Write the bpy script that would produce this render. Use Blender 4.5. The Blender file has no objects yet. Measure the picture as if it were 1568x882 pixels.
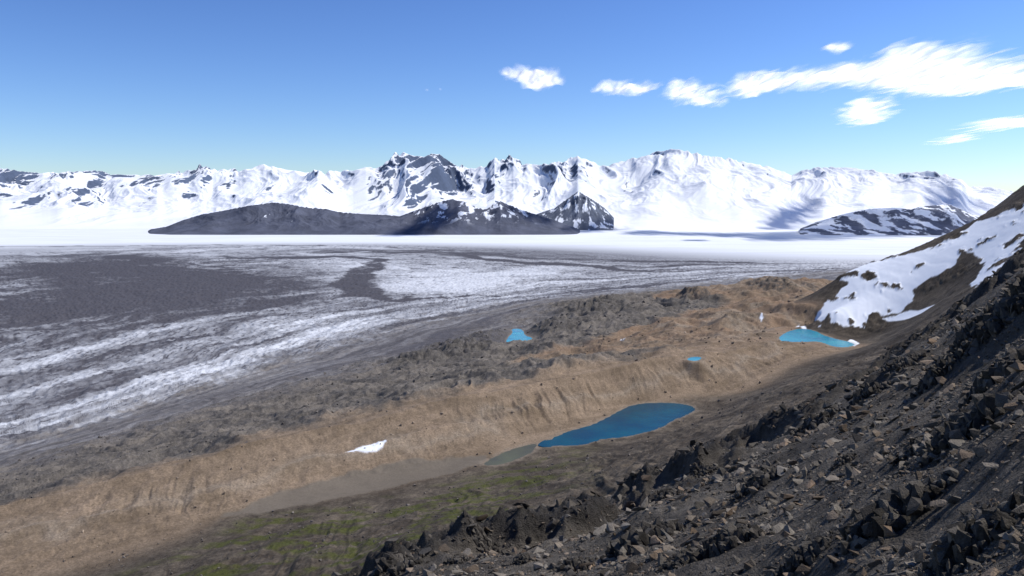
import bpy, bmesh, math, numpy as np
from mathutils import Vector
rng=np.random.default_rng(7)
EYE=600.0; PITCH=math.atan(0.1); F=1230.0
C,S_=math.cos(PITCH),math.sin(PITCH)
# ---------- image pixels back-projected through the camera -> world positions ----------
def pixel_ray(u,v):
    dx=(u-784)/F; dy=(441-v)/F
    yy=C+dy*S_; return dx/yy,(-S_+dy*C)/yy
def at_z(u,v,z):
    t,s=pixel_ray(u,v); y=(z-EYE)/s; return t*y,y,z
def at_y(u,v,y):
    t,s=pixel_ray(u,v); return t*y,y,EYE+s*y
# ---------- noise ----------
perm=rng.permutation(512).astype(np.int32); 
ga=rng.random(512)*2*np.pi; gx=np.cos(ga).astype(np.float32); gy=np.sin(ga).astype(np.float32)
def gn(x,y,seed=0):
    fx=np.floor(x); fy=np.floor(y)
    xi=fx.astype(np.int64)+seed*37; yi=fy.astype(np.int64)+seed*91
    xf=(x-fx).astype(np.float32); yf=(y-fy).astype(np.float32)
    a0=perm[xi&511]; a1=perm[(xi+1)&511]
    def g(a,yy,dx,dy):
        h=perm[(a+yy)&511]; return gx[h]*dx+gy[h]*dy
    u=xf*xf*xf*(xf*(xf*6-15)+10); v=yf*yf*yf*(yf*(yf*6-15)+10)
    n0=g(a0,yi,xf,yf)*(1-u)+g(a1,yi,xf-1,yf)*u
    n1=g(a0,yi+1,xf,yf-1)*(1-u)+g(a1,yi+1,xf-1,yf-1)*u
    return (n0*(1-v)+n1*v)*1.5
def fbm(x,y,o=4,seed=0,g=.5):
    r=0;a=1;t=0
    for i in range(o):
        r=r+a*gn(x,y,seed+i); t+=a; a*=g; x,y=(x*1.62-y*1.21)+13.7,(x*1.21+y*1.62)+5.1
    return r/t*1.3
def fbma(x,y,o=4,seed=0,g=.5):   # no rotation: keeps streak direction
    r=0;a=1;t=0
    for i in range(o):
        r=r+a*gn(x,y,seed+i); t+=a; a*=g; x,y=x*2.03+13.7,y*2.03+5.1
    return r/t*1.3
def ridged(x,y,o=4,seed=0,g=.5,rot=True):
    r=0;a=1;t=0
    for i in range(o):
        r=r+a*(1-np.abs(gn(x,y,seed+i))*1.6); t+=a; a*=g
        x,y=((x*1.62-y*1.21)+3.7,(x*1.21+y*1.62)+9.1) if rot else (x*2.0+.35*y+3.7,y*2.0-.2*x+9.1)
    return r/t
def ss(a,b,x):
    t=np.clip((x-a)/(b-a),0,1); return t*t*(3-2*t)
def lerp(a,b,t): return a+(b-a)*t
# ---------- RBF fields ----------
KA,KL=2.0,2.5
def rbf_fit(P,V,c=.05,sm=1e-4):
    P=np.array(P); q=np.c_[P[:,0]/P[:,1]*KA,np.log(P[:,1])*KL]
    D=np.sqrt(((q[:,None]-q[None])**2).sum(-1)+c*c)
    n=len(q); A=np.zeros((n+3,n+3)); A[:n,:n]=-D+np.eye(n)*sm*10
    A[:n,n]=1;A[:n,n+1:]=q;A[n,:n]=1;A[n+1:,:n]=q.T
    w=np.linalg.solve(A,np.r_[V,0,0,0])
    return q,w,c
AZ=np.linspace(-1.0,1.0,260); LY=np.linspace(math.log(500),math.log(65000),420)
def rbf_grid(m):
    q,w,c=m; a,l=np.meshgrid(AZ*KA,LY*KL); out=w[-3]+w[-2]*a+w[-1]*l
    for i in range(len(q)): out=out-w[i]*np.sqrt((a-q[i,0])**2+(l-q[i,1])**2+c*c)
    return out
def bil(G,az,ly):
    i=np.clip((az-AZ[0])/(AZ[1]-AZ[0]),0,len(AZ)-1.001); j=np.clip((ly-LY[0])/(LY[1]-LY[0]),0,len(LY)-1.001)
    i0=i.astype(int); j0=j.astype(int); fi=i-i0; fj=j-j0
    return (G[j0,i0]*(1-fi)+G[j0,i0+1]*fi)*(1-fj)+(G[j0+1,i0]*(1-fi)+G[j0+1,i0+1]*fi)*fj
def resample(L,step=70):
    out=[]
    for a,b in zip(L[:-1],L[1:]):
        n=max(1,int(math.hypot(b[0]-a[0],b[1]-a[1])/step))
        for k in range(n): out.append(tuple(a[i]+(b[i]-a[i])*k/n for i in range(len(a))))
    out.append(L[-1]); return out
HP=[];HV=[];ZP=[];ZV=[]
def line(L,zone,h=True,step=70):
    for u,v,z in resample(L,step):
        x,y,z=at_z(u,v,z)
        if h: HP.append((x,y));HV.append(z)
        if zone is not None: ZP.append((x,y));ZV.append(zone)
def pt(x,y,z,zone): HP.append((x,y));HV.append(z);ZP.append((x,y));ZV.append(zone)
# glacier flow lines
for zn,L in [(-1,[(-300,362),(1800,358)]),(0,[(-300,392),(0,388),(300,378),(560,376),(800,385),(1050,398),(1300,402),(1700,402)]),
  (.25,[(-300,470),(0,450),(300,420),(560,410),(800,402),(1050,407)]),
  (.5,[(-300,620),(0,560),(200,510),(400,470),(560,452),(700,445),(900,425),(1100,415)]),
  (.75,[(-300,690),(0,640),(300,560),(500,500),(700,462),(900,438),(1200,416)])]:
    line([(a,b,0) for a,b in L],zn,step=140)
line([(-300,790,5),(0,690,5),(150,650,8),(300,602,10),(450,555,12),(600,510,15),(750,475,15),(850,458,15),(1000,444,20),(1150,428,20),(1290,415,25),(1500,408,25)],1.0)
line([(-300,875,60),(0,760,55),(150,715,60),(300,670,65),(450,628,75),(600,590,85),(750,550,85),(900,520,95)],1.6)
line([(1050,470,120),(960,462,105)],1.7)
line([(-300,870,125),(0,787,135),(200,737,155),(400,686,175),(600,639,190),(800,596,203),(950,566,210),(1060,548,214),(1150,532,214)],2.25)
line([(-200,980,120),(0,895,125),(200,835,133),(350,785,140),(530,737,143),(740,703,146),(830,675,150),(960,622,152),(1060,600,158)],3.15)
line([(360,790,140),(550,757,143),(730,718,146)],3.4)
line([(850,688,150),(1040,652,150),(1072,630,153)],3.5)
line([(300,862,155),(450,812,152),(600,785,160),(800,732,172)],3.8)
for u,v,z in [(900,720,190),(900,770,240),(1100,650,215),(1100,690,290),(1200,600,235),(1250,570,250),(1250,610,330),(1400,530,310),(1400,560,370),(600,850,230),(400,900,190),(100,960,180),(700,830,250),(1330,540,240)]:
    pt(*at_z(u,v,z),4)
for u,v,z in [(1120,590,165),(1150,570,185),(1190,548,200)]: pt(*at_z(u,v,z),2.9)
for u,v,z in [(1190,524,205),(1240,510,205),(1310,532,206),(1240,498,207)]: pt(*at_z(u,v,z),3.1)
for u,v,z in [(1000,500,165),(1100,480,182),(1180,430,205),(1270,436,205),(1280,470,212),(1180,470,190),(1180,500,198),(1050,448,150),(1230,455,200),(1110,450,165),(900,545,150)]: pt(*at_z(u,v,z),2.5)
for u,v,y in [(1568,285,3000),(1500,333,2950),(1440,362,2900),(1380,388,2900),(1320,408,2950),(1288,428,3000),(1700,200,3000),(1950,60,3000)]: pt(*at_y(u,v,y),4)
for u,y,z in [(1568,4300,250),(1440,4000,150),(1340,3800,140),(1750,5000,300),(1568,5500,60),(1800,6500,60),(1450,5200,40)]: 
    pt((u-784)/F*y,y,z,2.6 if y<5000 else 1.2)
for u,v,y in [(1250,487,2650),(1335,506,2500),(1400,484,2400),(1568,402,2000),(1450,440,2450),(1700,330,2000),(1568,455,1500),(1900,250,1700)]: pt(*at_y(u,v,y),4)
for a in (-.9,-.45,0,.45,.9):
    HP.append((a*11000,11000)); HV.append(0)
    for y in (18500,30000,60000): pt(a*y,y,0,-1.05 if y<20000 else -1.5)
for a,z in ((-.9,170),(-.6,180),(-.3,200),(0,250),(.3,330),(.6,420),(.9,520)): pt(a*650,650,z,4)
GH=rbf_grid(rbf_fit(HP,HV)); GZ=rbf_grid(rbf_fit(ZP,ZV))
# ice / debris cover field
B=[(0,396,.5),(0,408,.25),(0,440,.02),(0,480,.0),(0,520,.35),(0,555,.55),(0,600,.45),(0,630,.6),(0,665,.4),(200,386,.6),(200,402,.2),(200,430,.0),(200,465,.05),(200,500,.45),(200,550,.6),(200,600,.4),(400,383,.55),(400,398,.2),(400,430,.05),(400,455,.25),(450,470,.4),(400,510,.6),(400,550,.35),(520,395,.15),(500,430,.05),(590,388,.35),(580,425,.6),(580,443,.65),(610,405,.7),(640,440,.85),(700,425,.75),(700,393,.4),(740,388,.2),(760,398,.4),(830,408,.7),(900,403,.4),(940,420,.4),(900,430,.5),(1000,404,.45),(1050,420,.55),(1200,410,.5),(1280,405,.75),(600,475,.5),(500,502,.85),(700,462,.45),(600,503,.35),(300,600,.3),(800,440,.55),(300,575,.65)]
BP=[at_z(u,v,0)[:2] for u,v,b in B]; BV=[b for *_,b in B]
for u in range(-200,1800,180):
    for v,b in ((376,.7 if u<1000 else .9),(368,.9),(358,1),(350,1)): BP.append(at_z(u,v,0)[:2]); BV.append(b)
GB=rbf_grid(rbf_fit(BP,BV))
def base(x,y): return bil(GH,x/y,np.log(y))
# ---------- polygons ----------
def sdf(P,x,y):
    P=np.array(P); d=np.full(x.shape,1e18); ins=np.zeros(x.shape,bool)
    for a,b in zip(P,np.roll(P,-1,0)):
        e=b-a; wx=x-a[0]; wy=y-a[1]; t=np.clip((wx*e[0]+wy*e[1])/(e@e+1e-9),0,1)
        d=np.minimum(d,(wx-e[0]*t)**2+(wy-e[1]*t)**2)
        c=((a[1]<=y)!=(b[1]<=y)); 
        with np.errstate(all='ignore'): xi=a[0]+(y-a[1])/(b[1]-a[1]+1e-12)*e[0]
        ins^=c&(x<xi)
    return np.sqrt(d)*np.where(ins,1,-1)
def band(L,x,y):
    """distance to a winding line of debris, in units of its local width"""
    d=np.full(x.shape,1e9)
    P=[(*at_z(u,v,0)[:2],w) for u,v,w in L]
    for a,b in zip(P[:-1],P[1:]):
        e=np.array([b[0]-a[0],b[1]-a[1]]); wx=x-a[0]; wy=y-a[1]; t=np.clip((wx*e[0]+wy*e[1])/(e@e),0,1)
        d=np.minimum(d,np.hypot(wx-e[0]*t,wy-e[1]*t)/(a[2]+(b[2]-a[2])*t))
    return d
def chaikin(P,n=2):
    P=np.array(P,float)
    for _ in range(n):
        Q=np.roll(P,-1,0); P=np.stack([P*.75+Q*.25,P*.25+Q*.75],1).reshape(-1,2)
    return P
def cast(u,v):
    t,s=pixel_ray(u,v); ys=np.exp(np.linspace(math.log(800),math.log(9000),1500))
    h=base(t*ys,ys); r=EYE+s*ys; k=np.argmax(h>=r)
    if not (h>=r).any(): k=len(ys)-1
    return t*ys[k],ys[k],h[k]
LAKES=[("glacial_lake",[(822,683),(850,668),(880,658),(905,652),(930,640),(960,623),(985,617),(1040,617),(1066,624),(1060,632),(1035,641),(1012,655),(980,664),(950,670),(920,672),(890,682),(850,683)],150,'deep',45),
 ("glacial_lake",[(1190,522),(1200,510),(1222,503),(1245,505),(1265,516),(1312,526),(1300,532),(1275,531),(1255,522),(1225,524)],205,'turq',45),
 ("meltwater_pond",[(774,527),(778,516),(786,510),(783,503),(800,504),(803,514),(816,517),(812,525),(795,524)],None,'turq',30),
 ("meltwater_pond",[(1050,551),(1060,546),(1076,547),(1068,553)],None,'turq',20),
 ("silty_pool",[(735,713),(760,698),(790,686),(824,678),(818,690),(795,702),(765,712)],148.5,'silt',30)]
lk=[]
for n,px,z,k,m in LAKES:
    if z is None:
        cu=sum(p[0] for p in px)/len(px); cv=sum(p[1] for p in px)/len(px); z=cast(cu,cv)[2]+3
    lk.append((n,chaikin([at_z(u,v,z)[:2] for u,v in px]),z,k,m))
# rock knobs in the moraine: (x,y,rx,ry,h)
KN=[]
for u,v,w,h in [(640,556,65,30),(700,540,75,38),(745,520,50,26),(855,505,55,36),(905,478,60,38),(930,466,40,32),(870,470,40,22),(1062,456,28,42),(560,560,50,13),(480,640,50,8),(830,540,45,18),(865,562,30,14),(1180,440,45,36),(1120,492,40,18),(960,478,35,22),(1010,540,30,10),(1090,462,25,24),(1240,440,40,18)]:
    X0,Y0,Z0=cast(u,v); KN.append((X0,Y0,w*Y0/F,w*Y0/F*1.5,h))
def knobs(x,y):
    k=np.zeros(x.shape)
    for X0,Y0,rx,ry,h in KN:
        d2=((x-X0)/rx)**2+((y-Y0)/ry)**2; i=d2<4
        k[i]=np.maximum(k[i],h*np.exp(-d2[i]*1.6)*ss(4,2.5,d2[i]))
    return k
# ---------- foreground spur ----------
SIL=[(300,985),(450,930),(560,884),(620,842),(720,818),(900,792),(960,760),(1130,690),(1250,622),(1300,585),(1400,532),(1500,458),(1568,395),(1700,290),(1900,150)]
H0=5.0
EY=lambda az: np.interp(az,[-.3,-.18,.1,.4,.64,.9],[110,120,170,260,330,400])
st=[pixel_ray(u,v) for u,v in SIL]
ST=np.array([a for a,b in st]); SV=np.array([b for a,b in st]); SV=SV+(H0)/(EY(ST)*1.15)+.006
_azs=np.linspace(-1,1.2,400); _sv=np.interp(_azs,ST,SV); 
lo=_azs<ST[0]; _sv[lo]=SV[0]+(_azs[lo]-ST[0])*.35
_k=np.ones(13)/13; _sv=np.convolve(np.pad(_sv,6,'edge'),_k,'valid')
def cragm(x,y): return ss(.56,.80,ridged(x/24,y/24,3,40))*ss(-.15,.35,fbm(x/55,y/55,2,44))
def near(x,y):
    az=x/y; E=EY(az)
    z=EYE-H0+y*np.interp(az,_azs,_sv)
    amp=ss(3,14,y); crag=cragm(x,y)
    z=z+amp*(fbm(x/45,y/45,3,31)*2.6*ss(15,60,y)+fbm(x/11,y/11,3,33)*.6+crag*3.4*ss(10,50,y)*(.35+ridged(x/5.5,y/8,4,36,.45)))
    z=z+amp*(ridged(x/3.1,y/4.2,3,35)*.35-.2)+fbm(x/.7,y/.7,3,38)*.06
    z=z-np.maximum(0,y-E)**2/E*1.1
    return z
def ridgedA(x,y): return ridged(x,y,4,25,.55,rot=False)
def ground(x,y):
    az=x/y; ly=np.log(y); z=bil(GH,az,ly); zone=bil(GZ,az,ly)
    al=.81*x+.59*y; ac=-.59*x+.81*y
    m=(y>500)&(y<9500)
    if m.any():
        X,Y,Zn,A,Q=x[m],y[m],zone[m],al[m],ac[m]
        rub=ss(.95,1.4,Zn)*(1-ss(1.95,2.2,Zn)); mor=ss(1.95,2.3,Zn)*(1-ss(3.0,3.2,Zn)); hil=ss(3.5,4,Zn)
        ice=1-ss(.9,1.15,Zn)
        wx=fbm(X/150,Y/150,2,3)*60; w2=fbm(X/60,Y/60,2,4)*14
        hump=(ridged((A+wx)/240,(Q+wx)/115,5,5,.48)-.45)
        d=rub*(hump*46*lerp(.65,1,ss(-600,0,X))+(ridged(X/50,Y/50,4,8)-.5)*8)
        lat=1-ss(1900,2500,Y)
        zc=Zn+fbm(A/180,Q/600,3,9)*.06
        crest=np.exp(-np.abs(zc-2.27)/.10)*16+np.exp(-np.abs(zc-2.66-.1*fbm(A/400,Q/900,2,10))/.07)*10*(1-ss(100,500,X))+np.exp(-np.abs(zc-1.95)/.06)*4
        d=d+crest*lat*(.8+.3*fbm(A/110,Q/110,3,15))
        A2=A-Q*.35
        gm_=np.clip(fbm(A/240,Q/240,3,14)*1.4+.5,0.0,1.3)
        gul=(np.abs(gn((A2+w2*1.2)/23,Q/300,12))*1.5+np.abs(gn((A2+w2)/10,Q/120,13))*.7-.6)*ss(2.28,2.5,Zn)*ss(3.1,2.85,Zn)
        d=d+mor*(fbm(A/260,Q/60,4,11)*4-gul*lerp(2.8,8,ss(-200,300,X))*lat*gm_+(ridged(X/34,Y/34,3,16)-.5)*3.2)
        d=d+mor*(1-lat)*(ridged(X/280,Y/280,6,18,.5)-.5)*52
        sp=ss(.34,.42,X/Y)*ss(1900,2400,Y)*(1-ss(5000,6000,Y))*ss(3.2,3.8,Zn)
        d=d+hil*(1-.8*sp)*(fbm(X/160,Y/160,4,20)*10+(ridged(X/60+wx/90,Y/260,4,22)-.5)*10+(ridged(X/22,Y/22,3,24)-.5)*2.4)
        cr=ridgedA(Zn*24+fbm(X/500,Y/500,2,1)*1.2,A/330)
        d=d+ice*((cr-.5)*14*ss(.0,.3,Zn)+(ridged(X/38,Y/60,3,26)-.5)*10)
        kn=knobs(X,Y); d=d+kn*(.5+.85*ridged((X+w2)/50,(Y+w2)/70,4,27,.5))
        d=d+sp*(fbm(X/300,Y/300,2,28)*7+(ridged(X/60,Y/60,5,29)-.4)*13*ss(.16,.34,fbm(X/85,Y/130,5,120,.55)))
        zz=z[m]+d
        for n,P,lz,k,mg in lk:
            b0,b1=P.min(0)-mg*4,P.max(0)+mg*4
            s=(X>b0[0])&(X<b1[0])&(Y>b0[1])&(Y<b1[1])
            if not s.any(): continue
            sd=sdf(P,X[s],Y[s])+fbm(X[s]/18,Y[s]/18,3,60)*4*min(1,mg/45)
            out=-np.minimum(sd,0); t=ss(0,1,out/(mg*2.5)); o=zz[s]
            zl=lz+.05*out+t*(o-lz-.05*out)
            fl=lz+.04*np.minimum(out,30)-ss(mg*.6,mg*3,out)*60
            if k!='silt': zl=np.maximum(zl,fl)
            zl=np.where(out>=mg*2.5,np.maximum(o,fl) if k!='silt' else o,zl)
            zl=np.where(sd>0,lz-np.minimum(sd*.12,4)-.15,zl); zz[s]=zl
        z[m]=zz
    m=y<1500
    if m.any(): z[m]=np.maximum(z[m],near(x[m],y[m]))
    return z,zone
# ---------- ground sheet ----------
rows=np.concatenate([np.exp(np.arange(math.log(4),math.log(500),.0075)),np.exp(np.arange(math.log(500),math.log(800),.02)),np.exp(np.arange(math.log(800),math.log(4500),.0026)),np.exp(np.arange(math.log(4500),math.log(12000),.005)),np.exp(np.arange(math.log(12000),math.log(60000),.015))])
cols=np.linspace(-.82,.82,1450)
A,Y=np.meshgrid(cols,rows); X=A*Y; sh=X.shape; x=X.ravel(); y=Y.ravel()
z,zone=ground(x,y)
isnear=np.zeros(x.shape,bool); mm=y<1500; isnear[mm]=near(x[mm],y[mm])>=z[mm]-.01
c3=lambda *c: np.array(c)[None,:]
bri=bil(GB,x/y,np.log(y)); al=.81*x+.59*y; ac=-.59*x+.81*y
wp=fbm(x/900,y/900,3,70)
st1=fbma(zone*13+wp*.9,al/2600,4,71); st2=fbma(zone*45+wp*2.5,al/800,5,75,.6)
gr=ridged(zone*75+wp*3,al/170,3,77,.6,rot=False)
nearness=ss(-.15,.15,zone)
b=bri+(st1*.85+st2*.45)*nearness+(fbm(x/60,y/90,4,79,.6)*.24-.5*ss(.68,.9,gr))*ss(-.3,.25,zone)
# winding medial moraines on the ice
g=(y>4000)&(y<16000); bx,by=x[g]+fbm(x[g]/500,y[g]/500,4,140)*120,y[g]+fbm(x[g]/500,y[g]/700,4,144)*280
M1=band([(-100,378,120),(150,377,140),(350,375,130),(560,377,100),(720,384,80)],bx,by)
M2=band([(380,396,200),(520,393,170),(585,397,100),(560,412,120),(540,432,140),(560,452,110),(640,458,60),(760,455,30)],bx,by)
M3=band([(690,386,40),(740,396,110),(800,402,120),(900,407,110),(960,414,100),(1040,413,60)],bx,by)
M4=band([(900,402,50),(1050,400,110),(1150,402,70)],bx,by)
mk_=np.zeros(x.shape); mk_[g]=np.maximum.reduce([ss(1.3,.5,M1)*.6,ss(1.4,.7,M2)*.85,ss(1.4,.7,M3)*.8,ss(1.3,.5,M4)*.6])
b=np.clip(b-mk_*.9,0,1)[:,None]
icec=lerp(c3(.078,.075,.084),c3(.56,.575,.60),b**1.15)
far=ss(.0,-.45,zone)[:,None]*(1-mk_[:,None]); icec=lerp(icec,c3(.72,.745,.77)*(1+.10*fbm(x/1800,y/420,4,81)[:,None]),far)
n1=fbm(x/120,y/120,4,84)[:,None]; n2=fbm(x/22,y/22,4,88)[:,None]; n3=fbm(x/6,y/6,2,93)[:,None]
rubc=lerp(c3(.092,.083,.074),c3(.18,.157,.13),np.clip(.45+.9*n1+.5*n2,0,1))*(1+.25*n3)
along=fbm(al/300,ac/22,4,96)[:,None]
zc=zone[:,None]
morc=lerp(c3(.17,.125,.082),c3(.275,.205,.14),np.clip(.42+.6*n1+.5*along+.25*n2,0,1))*(1+.14*n3)
morc=lerp(morc,c3(.205,.132,.082),ss(1900,2800,y)[:,None]*np.clip(.5+n1,0,1)*.75)
morc=lerp(morc,c3(.31,.26,.20),np.clip(np.exp(-np.abs(zc-2.66-.3*n1)/.07)*.5,0,1))
hst=fbm(x/28+fbm(x/200,y/200,2,95)*3,y/260,4,97)[:,None]
hilc=lerp(c3(.06,.048,.036),c3(.15,.122,.09),np.clip(.33+.6*n1+.6*n2+.4*hst,0,1))*(1+.35*n3)
moss=(ss(-.05,.25,fbm(x/110,y/45,5,99)+.12)*(1-ss(0.02,.14,x/y))*ss(3.45,3.7,zone))[:,None]*.9
hilc=lerp(hilc,c3(.066,.072,.016),moss*np.clip(.75+1.5*n2,0,1))
def Z(a,b): return ss(a,b,zone+.12*n1[:,0]+.05*n2[:,0])[:,None]
dirty=lerp(c3(.09,.083,.08),c3(.19,.172,.155),np.clip(.5+st2[:,None]+.6*n2,0,1))
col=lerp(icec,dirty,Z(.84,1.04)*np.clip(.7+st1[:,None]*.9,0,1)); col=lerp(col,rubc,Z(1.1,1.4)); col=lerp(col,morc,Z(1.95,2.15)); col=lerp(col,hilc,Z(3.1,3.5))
kk=np.zeros(x.shape); mk=(y>800)&(y<9000); kk[mk]=knobs(x[mk],y[mk])
kf=(ss(6,18,kk)*ss(-.35,.05,n2[:,0]+n1[:,0]*.5))[:,None]*.8; col=lerp(col,c3(.078,.071,.063)*(1+.5*n3),kf)
rocky=np.maximum(Z(.8,1.2)[:,0],.35*nearness)
def inpoly(pxs,caster,warp=6,ws=25,soft=3):
    P=np.array([caster(u,v)[:2] for u,v in pxs]); b0,b1=P.min(0)-40,P.max(0)+40
    i=np.where((x>b0[0])&(x<b1[0])&(y>b0[1])&(y<b1[1])&~isnear)[0]
    sd=sdf(P,x[i],y[i])+fbm(x[i]/ws,y[i]/ws,4,105)*warp
    return i,ss(-soft,soft,sd)
bed=[(340,788),(420,758),(520,732),(620,712),(745,702),(738,716),(640,738),(560,756),(470,772),(390,785)]
i,m=inpoly(bed,lambda u,v:at_z(u,v,143),12,40,6); col[i]=lerp(col[i],c3(.155,.13,.10)*(1+.15*n1[i]),m[:,None]); rocky[i]*=1-.6*m
sn=c3(.82,.85,.89)
spu=((x/y>.33)&(x/y<.85)&(y>1900)&(y<4600)&~isnear)
col[spu&(zone>3.3)]*=.8
SNOW=[[(1590,300),(1545,322),(1510,336),(1495,340),(1478,352),(1440,372),(1400,388),(1360,395),(1330,404),(1300,420),(1286,430),(1300,434),(1284,448),(1266,462),(1248,484),(1256,490),(1268,480),(1282,497),(1330,505),(1340,492),(1362,484),(1378,478),(1395,462),(1398,445),(1425,428),(1460,410),(1472,392),(1490,388),(1508,402),(1500,420),(1484,436),(1500,438),(1535,418),(1570,390),(1600,372),(1640,330)],
 [(1350,490),(1392,476),(1436,464),(1410,480),(1375,492)]]
for k,pg in enumerate(SNOW):
    i,m=inpoly(pg,cast,16 if k==0 else 8,45,2); 
    if k==0: 
        hole=ss(.27,.32,fbm(x[i]/85,y[i]/130,5,120,.55)); m=m*(1-hole)
    col[i]=lerp(col[i],sn,m[:,None]); rocky[i]*=1-m
for pg in [[(530,697),(546,690),(570,682),(592,679),(586,692),(566,698)],[(1218,500),(1224,495),(1236,496),(1240,502),(1236,505)],[(949,527),(953,523),(958,524),(955,528)],[(1162,493),(1166,490),(1169,493),(1166,495)],[(1295,528),(1304,523),(1316,526),(1308,531)],[(1144,513),(1148,511),(1150,514)]]:
    i,m=inpoly(pg,cast,3,15,2); col[i]=lerp(col[i],sn,m[:,None]); rocky[i]*=1-m
i=np.where(isnear)[0]
cg=cragm(x[i],y[i])[:,None]
nn=fbm(x[i]/9,y[i]/9,4,130)[:,None]; nc=lerp(c3(.075,.065,.054),c3(.155,.134,.108),np.clip(.42+nn+.4*fbm(x[i]/1.3,y[i]/1.3,3,134)[:,None],0,1))
nc=lerp(nc,c3(.05,.045,.04),np.clip(cg*1.3,0,.9)); col[i]=nc; rocky[i]=1
for n,P,lz,k,mg in lk:   # silty shore
    b0,b1=P.min(0)-30,P.max(0)+30; i=np.where((x>b0[0])&(x<b1[0])&(y>b0[1])&(y<b1[1])&~isnear)[0]
    sd=sdf(P,x[i],y[i])+n2[i,0]*8; t=ss(-14,-3,sd)[:,None]*.45; col[i]=lerp(col[i],c3(.24,.20,.155),t)
def make_mesh(name,V,Fc,mat,col=None,attrs={},smooth=True):
    me=bpy.data.meshes.new(name); me.vertices.add(len(V)); me.vertices.foreach_set("co",np.ascontiguousarray(V,dtype=np.float32).ravel())
    k=Fc.shape[1]; me.loops.add(Fc.size); me.loops.foreach_set("vertex_index",np.ascontiguousarray(Fc,dtype=np.int32).ravel())
    me.polygons.add(len(Fc)); me.polygons.foreach_set("loop_start",np.arange(0,Fc.size,k,dtype=np.int32)); 
    me.polygons.foreach_set("use_smooth",np.full(len(Fc),smooth)); me.update(calc_edges=True)
    if col is not None:
        a=me.color_attributes.new("Col",'FLOAT_COLOR','POINT'); a.data.foreach_set("color",np.c_[np.clip(col,0,1),np.ones(len(V))].astype(np.float32).ravel())
    for kk,vv in attrs.items():
        a=me.attributes.new(kk,'FLOAT','POINT'); a.data.foreach_set("value",vv.astype(np.float32))
    me.materials.append(mat); o=bpy.data.objects.new(name,me); bpy.context.scene.collection.objects.link(o); return o
def gridfaces(nr,nc):
    i=np.arange(nr*nc).reshape(nr,nc); return np.stack([i[:-1,:-1],i[:-1,1:],i[1:,1:],i[1:,:-1]],-1).reshape(-1,4)
# ---------- materials ----------
def newmat(n):
    m=bpy.data.materials.new(n); m.use_nodes=True; nt=m.node_tree; nt.nodes.clear(); return m,nt
def nd(nt,t,**k):
    n=nt.nodes.new(t)
    for a,b in k.items(): setattr(n,a,b)
    return n
def math_(nt,op,a,b=None,c=None):
    n=nd(nt,'ShaderNodeMath',operation=op)
    for i,v in enumerate((a,b,c)):
        if v is None: continue
        if isinstance(v,(int,float)): n.inputs[i].default_value=v
        else: nt.links.new(v,n.inputs[i])
    return n.outputs[0]
def noise(nt,co,scale,detail=4,rough=.6):
    n=nd(nt,'ShaderNodeTexNoise'); n.inputs['Scale'].default_value=scale; n.inputs['Detail'].default_value=detail; n.inputs['Roughness'].default_value=rough
    nt.links.new(co,n.inputs['Vector']); return n.outputs[0]
def terrain_mat(name,scales,bump,var=.5,bs_=.9,lowb=.12):
    m,nt=newmat(name); L=nt.links.new
    out=nd(nt,'ShaderNodeOutputMaterial'); bs=nd(nt,'ShaderNodeBsdfPrincipled'); bs.inputs['Roughness'].default_value=.92; bs.inputs['Specular IOR Level'].default_value=.15
    geo=nd(nt,'ShaderNodeNewGeometry'); at=nd(nt,'ShaderNodeAttribute',attribute_name='Col'); rk=nd(nt,'ShaderNodeAttribute',attribute_name='rocky')
    tot=None
    for s,w in scales:
        v=math_(nt,'MULTIPLY',math_(nt,'SUBTRACT',noise(nt,geo.outputs['Position'],s),.5),w)
        tot=v if tot is None else math_(nt,'ADD',tot,v)
    f=math_(nt,'MULTIPLY_ADD',math_(nt,'MULTIPLY',tot,rk.outputs['Fac']),var*4,1.0); f=math_(nt,'MAXIMUM',f,.3)
    mx=nd(nt,'ShaderNodeVectorMath',operation='SCALE'); L(at.outputs['Color'],mx.inputs[0]); L(f,mx.inputs['Scale']); L(mx.outputs[0],bs.inputs['Base Color'])
    bp=nd(nt,'ShaderNodeBump'); bp.inputs['Distance'].default_value=bump; L(tot,bp.inputs['Height']); L(math_(nt,'MULTIPLY_ADD',rk.outputs['Fac'],bs_-lowb,lowb),bp.inputs['Strength']); L(bp.outputs[0],bs.inputs['Normal'])
    L(bs.outputs[0],out.inputs[0]); return m
gm=terrain_mat("rock_debris_ice",[(.06,.3),(.3,.6),(1.6,.5),(9,.35)],1.6,.62,.85,.04)
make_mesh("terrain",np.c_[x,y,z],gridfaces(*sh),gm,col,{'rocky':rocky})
# ---------- water ----------
def water(name,c,rough=.12):
    m,nt=newmat(name); out=nd(nt,'ShaderNodeOutputMaterial'); bs=nd(nt,'ShaderNodeBsdfPrincipled'); geo=nd(nt,'ShaderNodeNewGeometry')
    n=noise(nt,geo.outputs['Position'],.012,3); r=nd(nt,'ShaderNodeValToRGB'); nt.links.new(n,r.inputs[0])
    r.color_ramp.elements[0].position=.35; r.color_ramp.elements[1].position=.7
    r.color_ramp.elements[0].color=(*c,1); r.color_ramp.elements[1].color=(c[0]*1.6,c[1]*1.7,c[2]*1.25,1); nt.links.new(r.outputs[0],bs.inputs['Base Color'])
    bs.inputs['Roughness'].default_value=rough; bs.inputs['IOR'].default_value=1.33; bs.inputs['Specular IOR Level'].default_value=.2
    bp=nd(nt,'ShaderNodeBump'); bp.inputs['Distance'].default_value=.25; nt.links.new(noise(nt,geo.outputs['Position'],.5,4),bp.inputs['Height']); nt.links.new(bp.outputs[0],bs.inputs['Normal'])
    nt.links.new(bs.outputs[0],out.inputs[0]); return m
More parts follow.
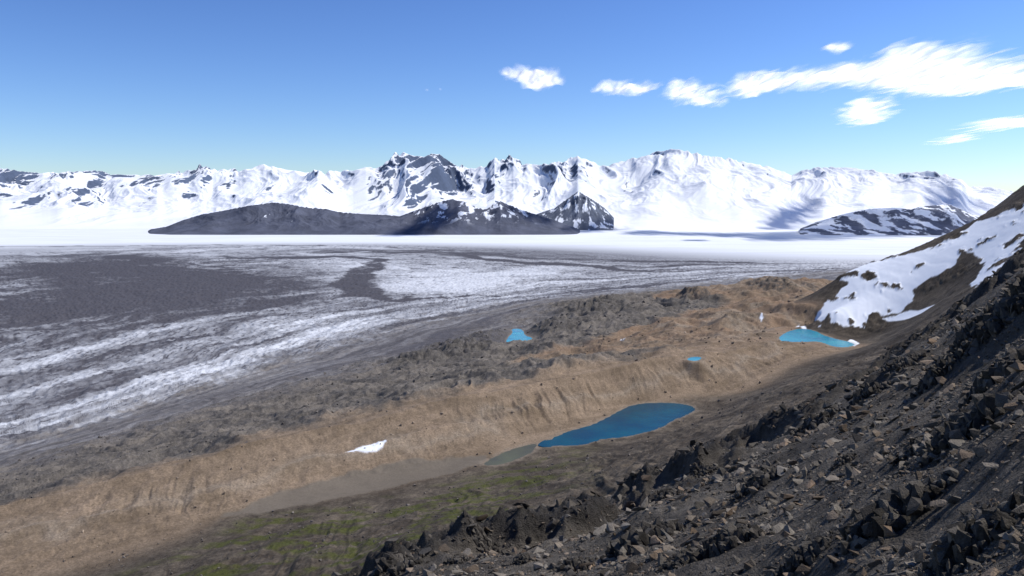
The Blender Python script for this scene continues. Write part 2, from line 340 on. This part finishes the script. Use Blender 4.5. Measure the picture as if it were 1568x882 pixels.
WM={'deep':water("deep_water",(.0005,.045,.09)),'turq':water("turquoise_water",(.015,.19,.31)),'silt':water("silty_water",(.075,.075,.055),.3)}
for n,P,lz,k,mg in lk:
    d=np.roll(P,-1,0)-np.roll(P,1,0); nrm=np.c_[d[:,1],-d[:,0]]; nrm/=np.linalg.norm(nrm,axis=1)[:,None]+1e-9
    area=.5*np.sum(P[:,0]*np.roll(P[:,1],-1)-np.roll(P[:,0],-1)*P[:,1]); 
    Q=P+nrm*(6 if area>0 else -6)
    me=bpy.data.meshes.new(n); bm=bmesh.new(); f=bm.faces.new([bm.verts.new((a,b,lz)) for a,b in Q]); 
    bm.normal_update()
    if f.normal.z<0: f.normal_flip()
    bmesh.ops.triangulate(bm,faces=bm.faces[:]); bm.to_mesh(me); bm.free(); me.materials.append(WM[k])
    bpy.context.scene.collection.objects.link(bpy.data.objects.new(n,me))
# ---------- mountain ranges ----------
mm_=terrain_mat("mountain_rock_snow",[(.002,.4),(.01,.4)],30,.35,.8,.06)
def build_range(name,sky,yf,yr,yb,nc,nr,lam,rough,seed,rock,pw=1.3,hazy_rockc=(.13,.15,.2),snowc=(.86,.88,.92),foot=-20,sm=7,gain=.5,aspect=1.7):  # rock colours of all ranges have blue distance haze painted in
    u=np.array([p[0] for p in sky],float); bb=np.array([pixel_ray(*p) for p in sky]); az=np.linspace(bb[0,0],bb[-1,0],nc)
    yy=np.linspace(yf,yb,nr); Aa,Yy=np.meshgrid(az,yy); Xx=Aa*Yy
    s=np.interp(az,bb[:,0],bb[:,1]); ztop=EYE+s*yr
    U=np.interp(Aa,bb[:,0],u)
    if callable(rough): rough=rough(U)
    wx=fbm(Xx/lam/1.5,Yy/lam/1.5,3,seed)*lam*.45
    rid=ridged((Xx+wx)/lam,(Yy+wx)/lam/aspect,6,seed+3,gain,rot=False)
    p=np.clip((Yy-yf)/(yr-yf)+fbm(Xx/lam*.7,Yy/lam*.4,2,seed+9)*.12*ss(0,.2,(Yy-yf)/(yr-yf)),0,None)
    prof=np.where(p<1,np.clip(p,0,1)**pw,np.clip(1-(p-1)*(yr-yf)/(yb-yr)*.9,0,1))
    H=foot+(ztop[None]-foot)*prof*(1-rough+rough*1.25*rid)
    ang=(H-EYE)/Yy; k=np.argmax(ang,0); j=np.arange(nc); want=EYE+s*yy[k]; f=(want-foot)/np.maximum(H[k,j]-foot,5)
    f=np.convolve(np.pad(f,sm,'edge'),np.ones(2*sm+1)/(2*sm+1),'valid'); f=np.clip(f,.2,3); H=foot+(H-foot)*f[None]
    dy=np.gradient(H,yy,axis=0); dx=np.gradient(H,axis=1)/np.maximum(np.gradient(Xx,axis=1),1); st=np.hypot(dx,dy)
    r=rock(U,H,st,dx,Xx,Yy)[...,None]
    nz=fbm(Xx/lam*3,Yy/lam*3,4,seed+20)[...,None]
    col=lerp(np.array(snowc)*(1+.03*nz),np.array(hazy_rockc)*(1+.35*nz),np.clip(r,0,1))
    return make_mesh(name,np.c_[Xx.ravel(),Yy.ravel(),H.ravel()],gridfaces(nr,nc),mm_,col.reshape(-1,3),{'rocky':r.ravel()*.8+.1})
sky1=[(-160,260),(0,257),(30,262),(60,265),(150,261),(165,266),(200,268),(245,268),(262,265),(290,262),(310,253),(325,260),(345,259),(370,261),(405,252),(425,257),(440,260),(470,264),(486,260),(500,264),(540,261),(560,256),(580,257),(592,246),(606,238),(620,233),(634,239),(650,240),(660,235),(674,236),(684,245),(700,253),(720,258),(745,254),(757,241),(766,246),(776,242),(786,239),(800,251),(830,252),(850,248),(870,246),(885,238),(900,245),(918,253),(930,254),(945,249),(968,244),(990,237),(1010,231),(1032,228),(1070,236),(1120,244),(1180,256),(1212,268),(1230,261),(1262,255),(1300,257),(1340,261),(1365,267),(1400,263),(1428,262),(1450,269),(1472,275),(1485,286),(1512,286),(1540,291),(1568,298),(1760,308)]
def rock1(U,H,st,dx,X,Y):
    bias=np.interp(U,[0,60,200,360,400,520,540,580,600,690,730,750,775,800,900,940,960,1000,1030,1200,1300,1568],[.23,.23,.23,.19,-.12,-.08,.12,.19,.22,.24,.1,.23,.15,.03,.03,.06,.1,-.02,-.16,-.12,-.04,-.04])
    return ss(.66,.74,st*.42+bias+.45*fbma(X/700,Y/2600,5,200,.57)+.1*ss(-.2,.5,-dx))*ss(300,650,H)
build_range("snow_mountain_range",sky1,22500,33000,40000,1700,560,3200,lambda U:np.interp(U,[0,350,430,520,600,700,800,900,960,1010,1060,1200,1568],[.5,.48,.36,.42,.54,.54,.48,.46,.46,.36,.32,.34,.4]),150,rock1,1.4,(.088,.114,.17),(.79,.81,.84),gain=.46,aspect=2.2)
skyd=[(225,352),(255,347),(280,337),(310,328),(340,323),(380,315),(420,310),(445,313),(470,318),(500,320),(520,325),(560,328),(590,329),(612,331),(640,321),(665,312),(690,305),(712,309),(728,317),(745,320),(766,308),(785,316),(800,322),(830,331),(850,338),(872,345),(888,352)]
def rockd(U,H,st,dx,X,Y): return 1-ss(.2,.32,fbma(X/220,Y/600,5,210,.6)+np.interp(U,[380,420,460,600,660,740,800,880],[-.6,-.15,-.6,-.5,.08,.1,0,-.5]))*ss(180,420,H)
SNF=(.72,.75,.8)
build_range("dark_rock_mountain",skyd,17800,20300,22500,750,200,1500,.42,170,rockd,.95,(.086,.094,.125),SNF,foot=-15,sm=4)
skyh=[(800,335),(830,325),(850,318),(868,305),(885,293),(905,304),(925,318),(940,333)]
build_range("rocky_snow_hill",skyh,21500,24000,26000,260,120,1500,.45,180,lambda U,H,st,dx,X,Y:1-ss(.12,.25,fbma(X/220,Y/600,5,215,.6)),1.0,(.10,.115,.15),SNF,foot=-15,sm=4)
skyr=[(1225,350),(1250,340),(1290,328),(1330,320),(1370,318),(1395,321),(1410,316),(1452,313),(1475,322),(1500,333),(1540,345)]
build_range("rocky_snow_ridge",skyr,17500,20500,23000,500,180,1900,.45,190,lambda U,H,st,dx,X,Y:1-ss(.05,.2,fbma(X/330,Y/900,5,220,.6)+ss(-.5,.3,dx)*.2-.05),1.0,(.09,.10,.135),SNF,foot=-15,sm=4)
# ---------- clouds ----------
cm,nt=newmat("cloud_vapour"); out=nd(nt,'ShaderNodeOutputMaterial'); a=nd(nt,'ShaderNodeAttribute',attribute_name='dens'); geo=nd(nt,'ShaderNodeNewGeometry')
df=nd(nt,'ShaderNodeBsdfDiffuse'); tl=nd(nt,'ShaderNodeBsdfTranslucent'); df.inputs[0].default_value=tl.inputs[0].default_value=(.98,.98,.98,1)
m1=nd(nt,'ShaderNodeMixShader'); m1.inputs[0].default_value=.8; nt.links.new(df.outputs[0],m1.inputs[1]); nt.links.new(tl.outputs[0],m1.inputs[2])
tr=nd(nt,'ShaderNodeBsdfTransparent'); m2=nd(nt,'ShaderNodeMixShader'); nt.links.new(a.outputs['Fac'],m2.inputs[0]); nt.links.new(tr.outputs[0],m2.inputs[1]); nt.links.new(m1.outputs[0],m2.inputs[2]); nt.links.new(m2.outputs[0],out.inputs[0])
CL=[[(768,106),(790,102),(820,108),(850,112),(862,122),(838,134),(805,137),(795,125),(775,114)],
[(908,133),(940,126),(985,127),(1014,137),(975,143),(930,144)],[(1018,145),(1030,128),(1070,126),(1090,143),(1118,158),(1080,161),(1045,156)],
[(1112,130),(1140,114),(1230,110),(1290,97),(1340,94),(1355,74),(1390,73),(1450,69),(1500,83),(1568,97),(1680,105),(1680,127),(1568,130),(1500,143),(1440,148),(1380,141),(1330,133),(1280,131),(1230,132),(1180,137),(1150,148),(1122,148)],
[(1286,168),(1320,151),(1355,151),(1362,175),(1340,191),(1305,191)],[(1431,217),(1475,203),(1484,208),(1460,222)],[(1483,193),(1520,180),(1568,179),(1610,190),(1560,198),(1500,199)],[(1256,74),(1280,66),(1304,73),(1285,81)],[(648,140),(654,138),(656,141)],[(670,136),(674,135),(675,139)]]
CZ=3600
for ci,px in enumerate(CL):
    P=np.array([at_z(u,v,CZ)[:2] for u,v in px]); k=.17 if ci not in(5,6) else .1
    Ps=chaikin(np.c_[P[:,0],P[:,1]*k],1); b0=Ps.min(0)-400; b1=Ps.max(0)+400; st=22.
    gx_=np.arange(b0[0],b1[0],st); gy_=np.arange(b0[1],b1[1],st); Xs,Ys=np.meshgrid(gx_,gy_)
    wpx=fbm(Xs/600,Ys/300,3,300+ci)*110
    size=math.sqrt((Ps.max(0)-Ps.min(0)).prod())/1000; am=min(1,size*.9+.12)
    sd=sdf(Ps,(Xs+wpx).ravel(),(Ys+wpx*.4).ravel()).reshape(Xs.shape)
    n=fbm((Xs+Ys*.6)/400,Ys/250,6,310+ci,.5)
    d=ss(-110*am,230*am,sd+n*160*am+30*am)
    d=d*(1-.25*ss(.0,.6,fbm((Xs+Ys*.5)/300,Ys/220,4,330+ci)))
    if ci>7: d=d*.35
    zz=CZ+fbm(Xs/450,Ys/250,3,320+ci)*90
    make_mesh("cloud",np.c_[Xs.ravel(),(Ys/k).ravel(),zz.ravel()],gridfaces(*Xs.shape),cm,None,{'dens':d.ravel()})
# ---------- foreground stones ----------
def hull(npts,sc,seed):
    r=np.random.default_rng(seed); bm=bmesh.new()
    p=r.normal(size=(npts,3)); p/=np.linalg.norm(p,axis=1)[:,None]; p*=r.uniform(.75,1.1,(npts,1)); p=p*np.array(sc)
    vs=[bm.verts.new(q) for q in p]; g=bmesh.ops.convex_hull(bm,input=vs); 
    bmesh.ops.delete(bm,geom=[v for v in bm.verts if not v.link_faces],context='VERTS'); bmesh.ops.triangulate(bm,faces=bm.faces[:])
    bm.verts.index_update(); V=np.array([v.co[:] for v in bm.verts]); T=np.array([[v.index for v in f.verts] for f in bm.faces]); bm.free(); return V,T
temps=[hull(int(rng.integers(8,14)),(1,rng.uniform(.5,.9),rng.uniform(.2,.5)),i) for i in range(14)]
chunks=[hull(int(rng.integers(8,12)),(1,rng.uniform(.7,1),rng.uniform(.6,.9)),80+i) for i in range(8)]
slabs=[hull(int(rng.integers(10,16)),(.6,rng.uniform(.2,.5),rng.uniform(.75,1)),50+i) for i in range(14)]
def rotm(ax,ay,az):
    ca,sa=np.cos(ax),np.sin(ax);cb,sb=np.cos(ay),np.sin(ay);cc,sc=np.cos(az),np.sin(az)
    R=np.zeros((len(ax),3,3)); R[:,0,0]=cb*cc;R[:,0,1]=sa*sb*cc-ca*sc;R[:,0,2]=ca*sb*cc+sa*sc;R[:,1,0]=cb*sc;R[:,1,1]=sa*sb*sc+ca*cc;R[:,1,2]=ca*sb*sc-sa*cc;R[:,2,0]=-sb;R[:,2,1]=sa*cb;R[:,2,2]=ca*cb;return R
def scatter(pos,size,R,tlist,colr):
    Vs=[];Fs=[];Cs=[];off=0; tid=rng.integers(0,len(tlist),len(pos))
    for k,(V,T) in enumerate(tlist):
        i=np.where(tid==k)[0]
        if not len(i): continue
        v=np.einsum('nij,vj->nvi',R[i],V)*size[i][:,None,None]+pos[i][:,None,:]
        Vs.append(v.reshape(-1,3)); Fs.append((T[None]+(np.arange(len(i))*len(V))[:,None,None]+off).reshape(-1,3)); Cs.append(np.repeat(colr[i],len(V),0)); off+=len(i)*len(V)
    return np.concatenate(Vs),np.concatenate(Fs),np.concatenate(Cs)
rm=terrain_mat("schist_rock",[(.8,.3),(5,.5),(25,.45)],.12,.6)
N=170000
t=rng.uniform(-.35,.82,N); yy=np.exp(rng.uniform(math.log(6),math.log(330),N)); xx=t*yy
keep=yy<EY(t)*1.3; xx,yy,t=xx[keep],yy[keep],t[keep]; N=len(xx)
dens=fbm(xx/8,yy/8,3,400); keep=rng.random(N)<.6+dens; xx,yy=xx[keep],yy[keep]; N=len(xx)
sz=.0054*yy**.72*np.clip(rng.pareto(2.1,N)+.5,.5,8); zz=near(xx,yy)
shade=rng.uniform(.4,1.65,N)[:,None]; cc=lerp(c3(.135,.12,.10),c3(.18,.128,.085),rng.random((N,1))**3)*shade
cc=lerp(cc,cc*.5,cragm(xx,yy)[:,None])
R=rotm(rng.normal(0,.45,N),rng.normal(.15,.45,N),rng.uniform(0,6.28,N))
V,T,Cc=scatter(np.c_[xx,yy,zz+sz*.1],sz,R,temps,cc)
make_mesh("scree_stones",V,T,rm,Cc,{'rocky':np.ones(len(V))},False)
# boulders strewn over moraine and hillside
N=60000
t=rng.uniform(-.72,.7,N); yy=np.exp(rng.uniform(math.log(850),math.log(4200),N)); xx=t*yy
zn=bil(GZ,t,np.log(yy)); keep=(zn>1.15)&(zn<4.6)&(rng.random(N)<.5+fbm(xx/90,yy/90,3,410)*1.0)&~((t>.33)&(yy>1900)&(zn>3.2))
for n,P,lz,k,mg in lk: keep&=~(sdf(P,xx,yy)>-8)
Pb=np.array([at_z(u,v,143)[:2] for u,v in bed]); keep&=~(sdf(Pb,xx,yy)>0)
xx,yy,zn=xx[keep],yy[keep],zn[keep]; N=len(xx); zz=ground(xx,yy)[0]
sz=.0004*yy*np.clip(rng.pareto(2.2,N)+.5,.5,7)
mz=ss(2,2.3,zn)*(1-ss(3.1,3.4,zn))
cc=lerp(c3(.13,.115,.10),c3(.24,.19,.14),mz[:,None])*rng.uniform(.55,1.5,N)[:,None]
R=rotm(rng.normal(0,.5,N),rng.normal(0,.5,N),rng.uniform(0,6.28,N))
V,T,Cc=scatter(np.c_[xx,yy,zz+sz*.3],sz,R,chunks,cc)
make_mesh("moraine_boulders",V,T,rm,Cc,{'rocky':np.ones(len(V))},False)
def ncast(u,v):
    t,s=pixel_ray(u,v); ys=np.exp(np.linspace(math.log(6),math.log(600),1200)); h=near(t*ys,ys); r=EYE+s*ys; hit=h>=r
    if not hit.any(): k=int(np.argmax((h-EYE)/ys))
    else: k=np.argmax(hit)
    return t*ys[k],ys[k],h[k]
OUT=[(1370,800,200),(985,835,140),(1115,835,140),(1160,745,90),(1490,660,180),(605,872,100),(735,832,70),(1330,605,80),(1545,490,120),(1490,840,210),(1250,650,80),(880,870,80),(1440,570,90),(1060,860,100),(1230,860,110),(1530,580,120),(1400,690,70),(1290,710,50),(800,858,50),(1020,762,60),(1380,560,60),(1480,520,80),(700,860,50),(1080,725,50)]
for u,v,w in OUT:
    X0,Y0,Z0=ncast(u,v); Rr=w*Y0/F*.5; n=220
    px_=rng.normal(0,.42,(n,2))*np.array([1.0,.7])*Rr; xx=X0+px_[:,0]; yy=np.maximum(5,Y0+px_[:,1]); zz=near(xx,yy)
    dd=np.hypot(px_[:,0],px_[:,1])/Rr; sz=Rr*rng.uniform(.07,.46,n)*np.clip(1.2-dd*.9,.25,1)
    R=rotm(rng.normal(-.2,.22,n),rng.normal(-.55,.25,n),rng.normal(.4,.4,n))
    V,T,Cc=scatter(np.c_[xx,yy,zz+sz*.3],sz,R,slabs,c3(.068,.06,.05)*rng.uniform(.45,1.8,(n,1)))
    make_mesh("rock_outcrop",V,T,rm,Cc,{'rocky':np.ones(len(V))},False)
# ---------- light, sky, camera ----------
el,azs=math.radians(52),math.radians(76)
sd=Vector((math.cos(el)*math.sin(azs),math.cos(el)*math.cos(azs),math.sin(el)))
l=bpy.data.lights.new("sun",'SUN'); l.energy=4.6; l.angle=math.radians(.5); l.color=(1,.97,.92); lo_=bpy.data.objects.new("sun",l); lo_.rotation_euler=sd.to_track_quat('Z','Y').to_euler(); bpy.context.scene.collection.objects.link(lo_)
w=bpy.data.worlds.new("World"); bpy.context.scene.world=w; w.use_nodes=True; nt=w.node_tree; bg=nt.nodes['Background']
sk=nt.nodes.new('ShaderNodeTexSky'); sk.sky_type='NISHITA'; sk.sun_disc=False; sk.sun_elevation=el; sk.sun_rotation=azs; sk.altitude=300; sk.air_density=1; sk.dust_density=.2; sk.ozone_density=2
mu=nt.nodes.new('ShaderNodeVectorMath'); mu.operation='MULTIPLY'; mu.inputs[1].default_value=(.72,1.0,1.38); nt.links.new(sk.outputs[0],mu.inputs[0])
gmn=nt.nodes.new('ShaderNodeGamma'); gmn.inputs[1].default_value=1.45; nt.links.new(mu.outputs[0],gmn.inputs[0])
mu2=nt.nodes.new('ShaderNodeVectorMath'); mu2.operation='MULTIPLY'; mu2.inputs[1].default_value=(.70,.49,.40); nt.links.new(gmn.outputs[0],mu2.inputs[0])
nt.links.new(mu2.outputs[0],bg.inputs[0]); bg.inputs[1].default_value=.1
cam=bpy.data.cameras.new("camera"); cam.sensor_width=36; cam.lens=36*F/1568; cam.clip_start=.5; cam.clip_end=200000
co=bpy.data.objects.new("camera",cam); co.location=(0,0,EYE); co.rotation_euler=(math.pi/2-PITCH,0,0); bpy.context.scene.collection.objects.link(co); bpy.context.scene.camera=co
vs=bpy.context.scene.view_settings; vs.view_transform='Standard'; vs.look='None'; vs.exposure=0; vs.gamma=1
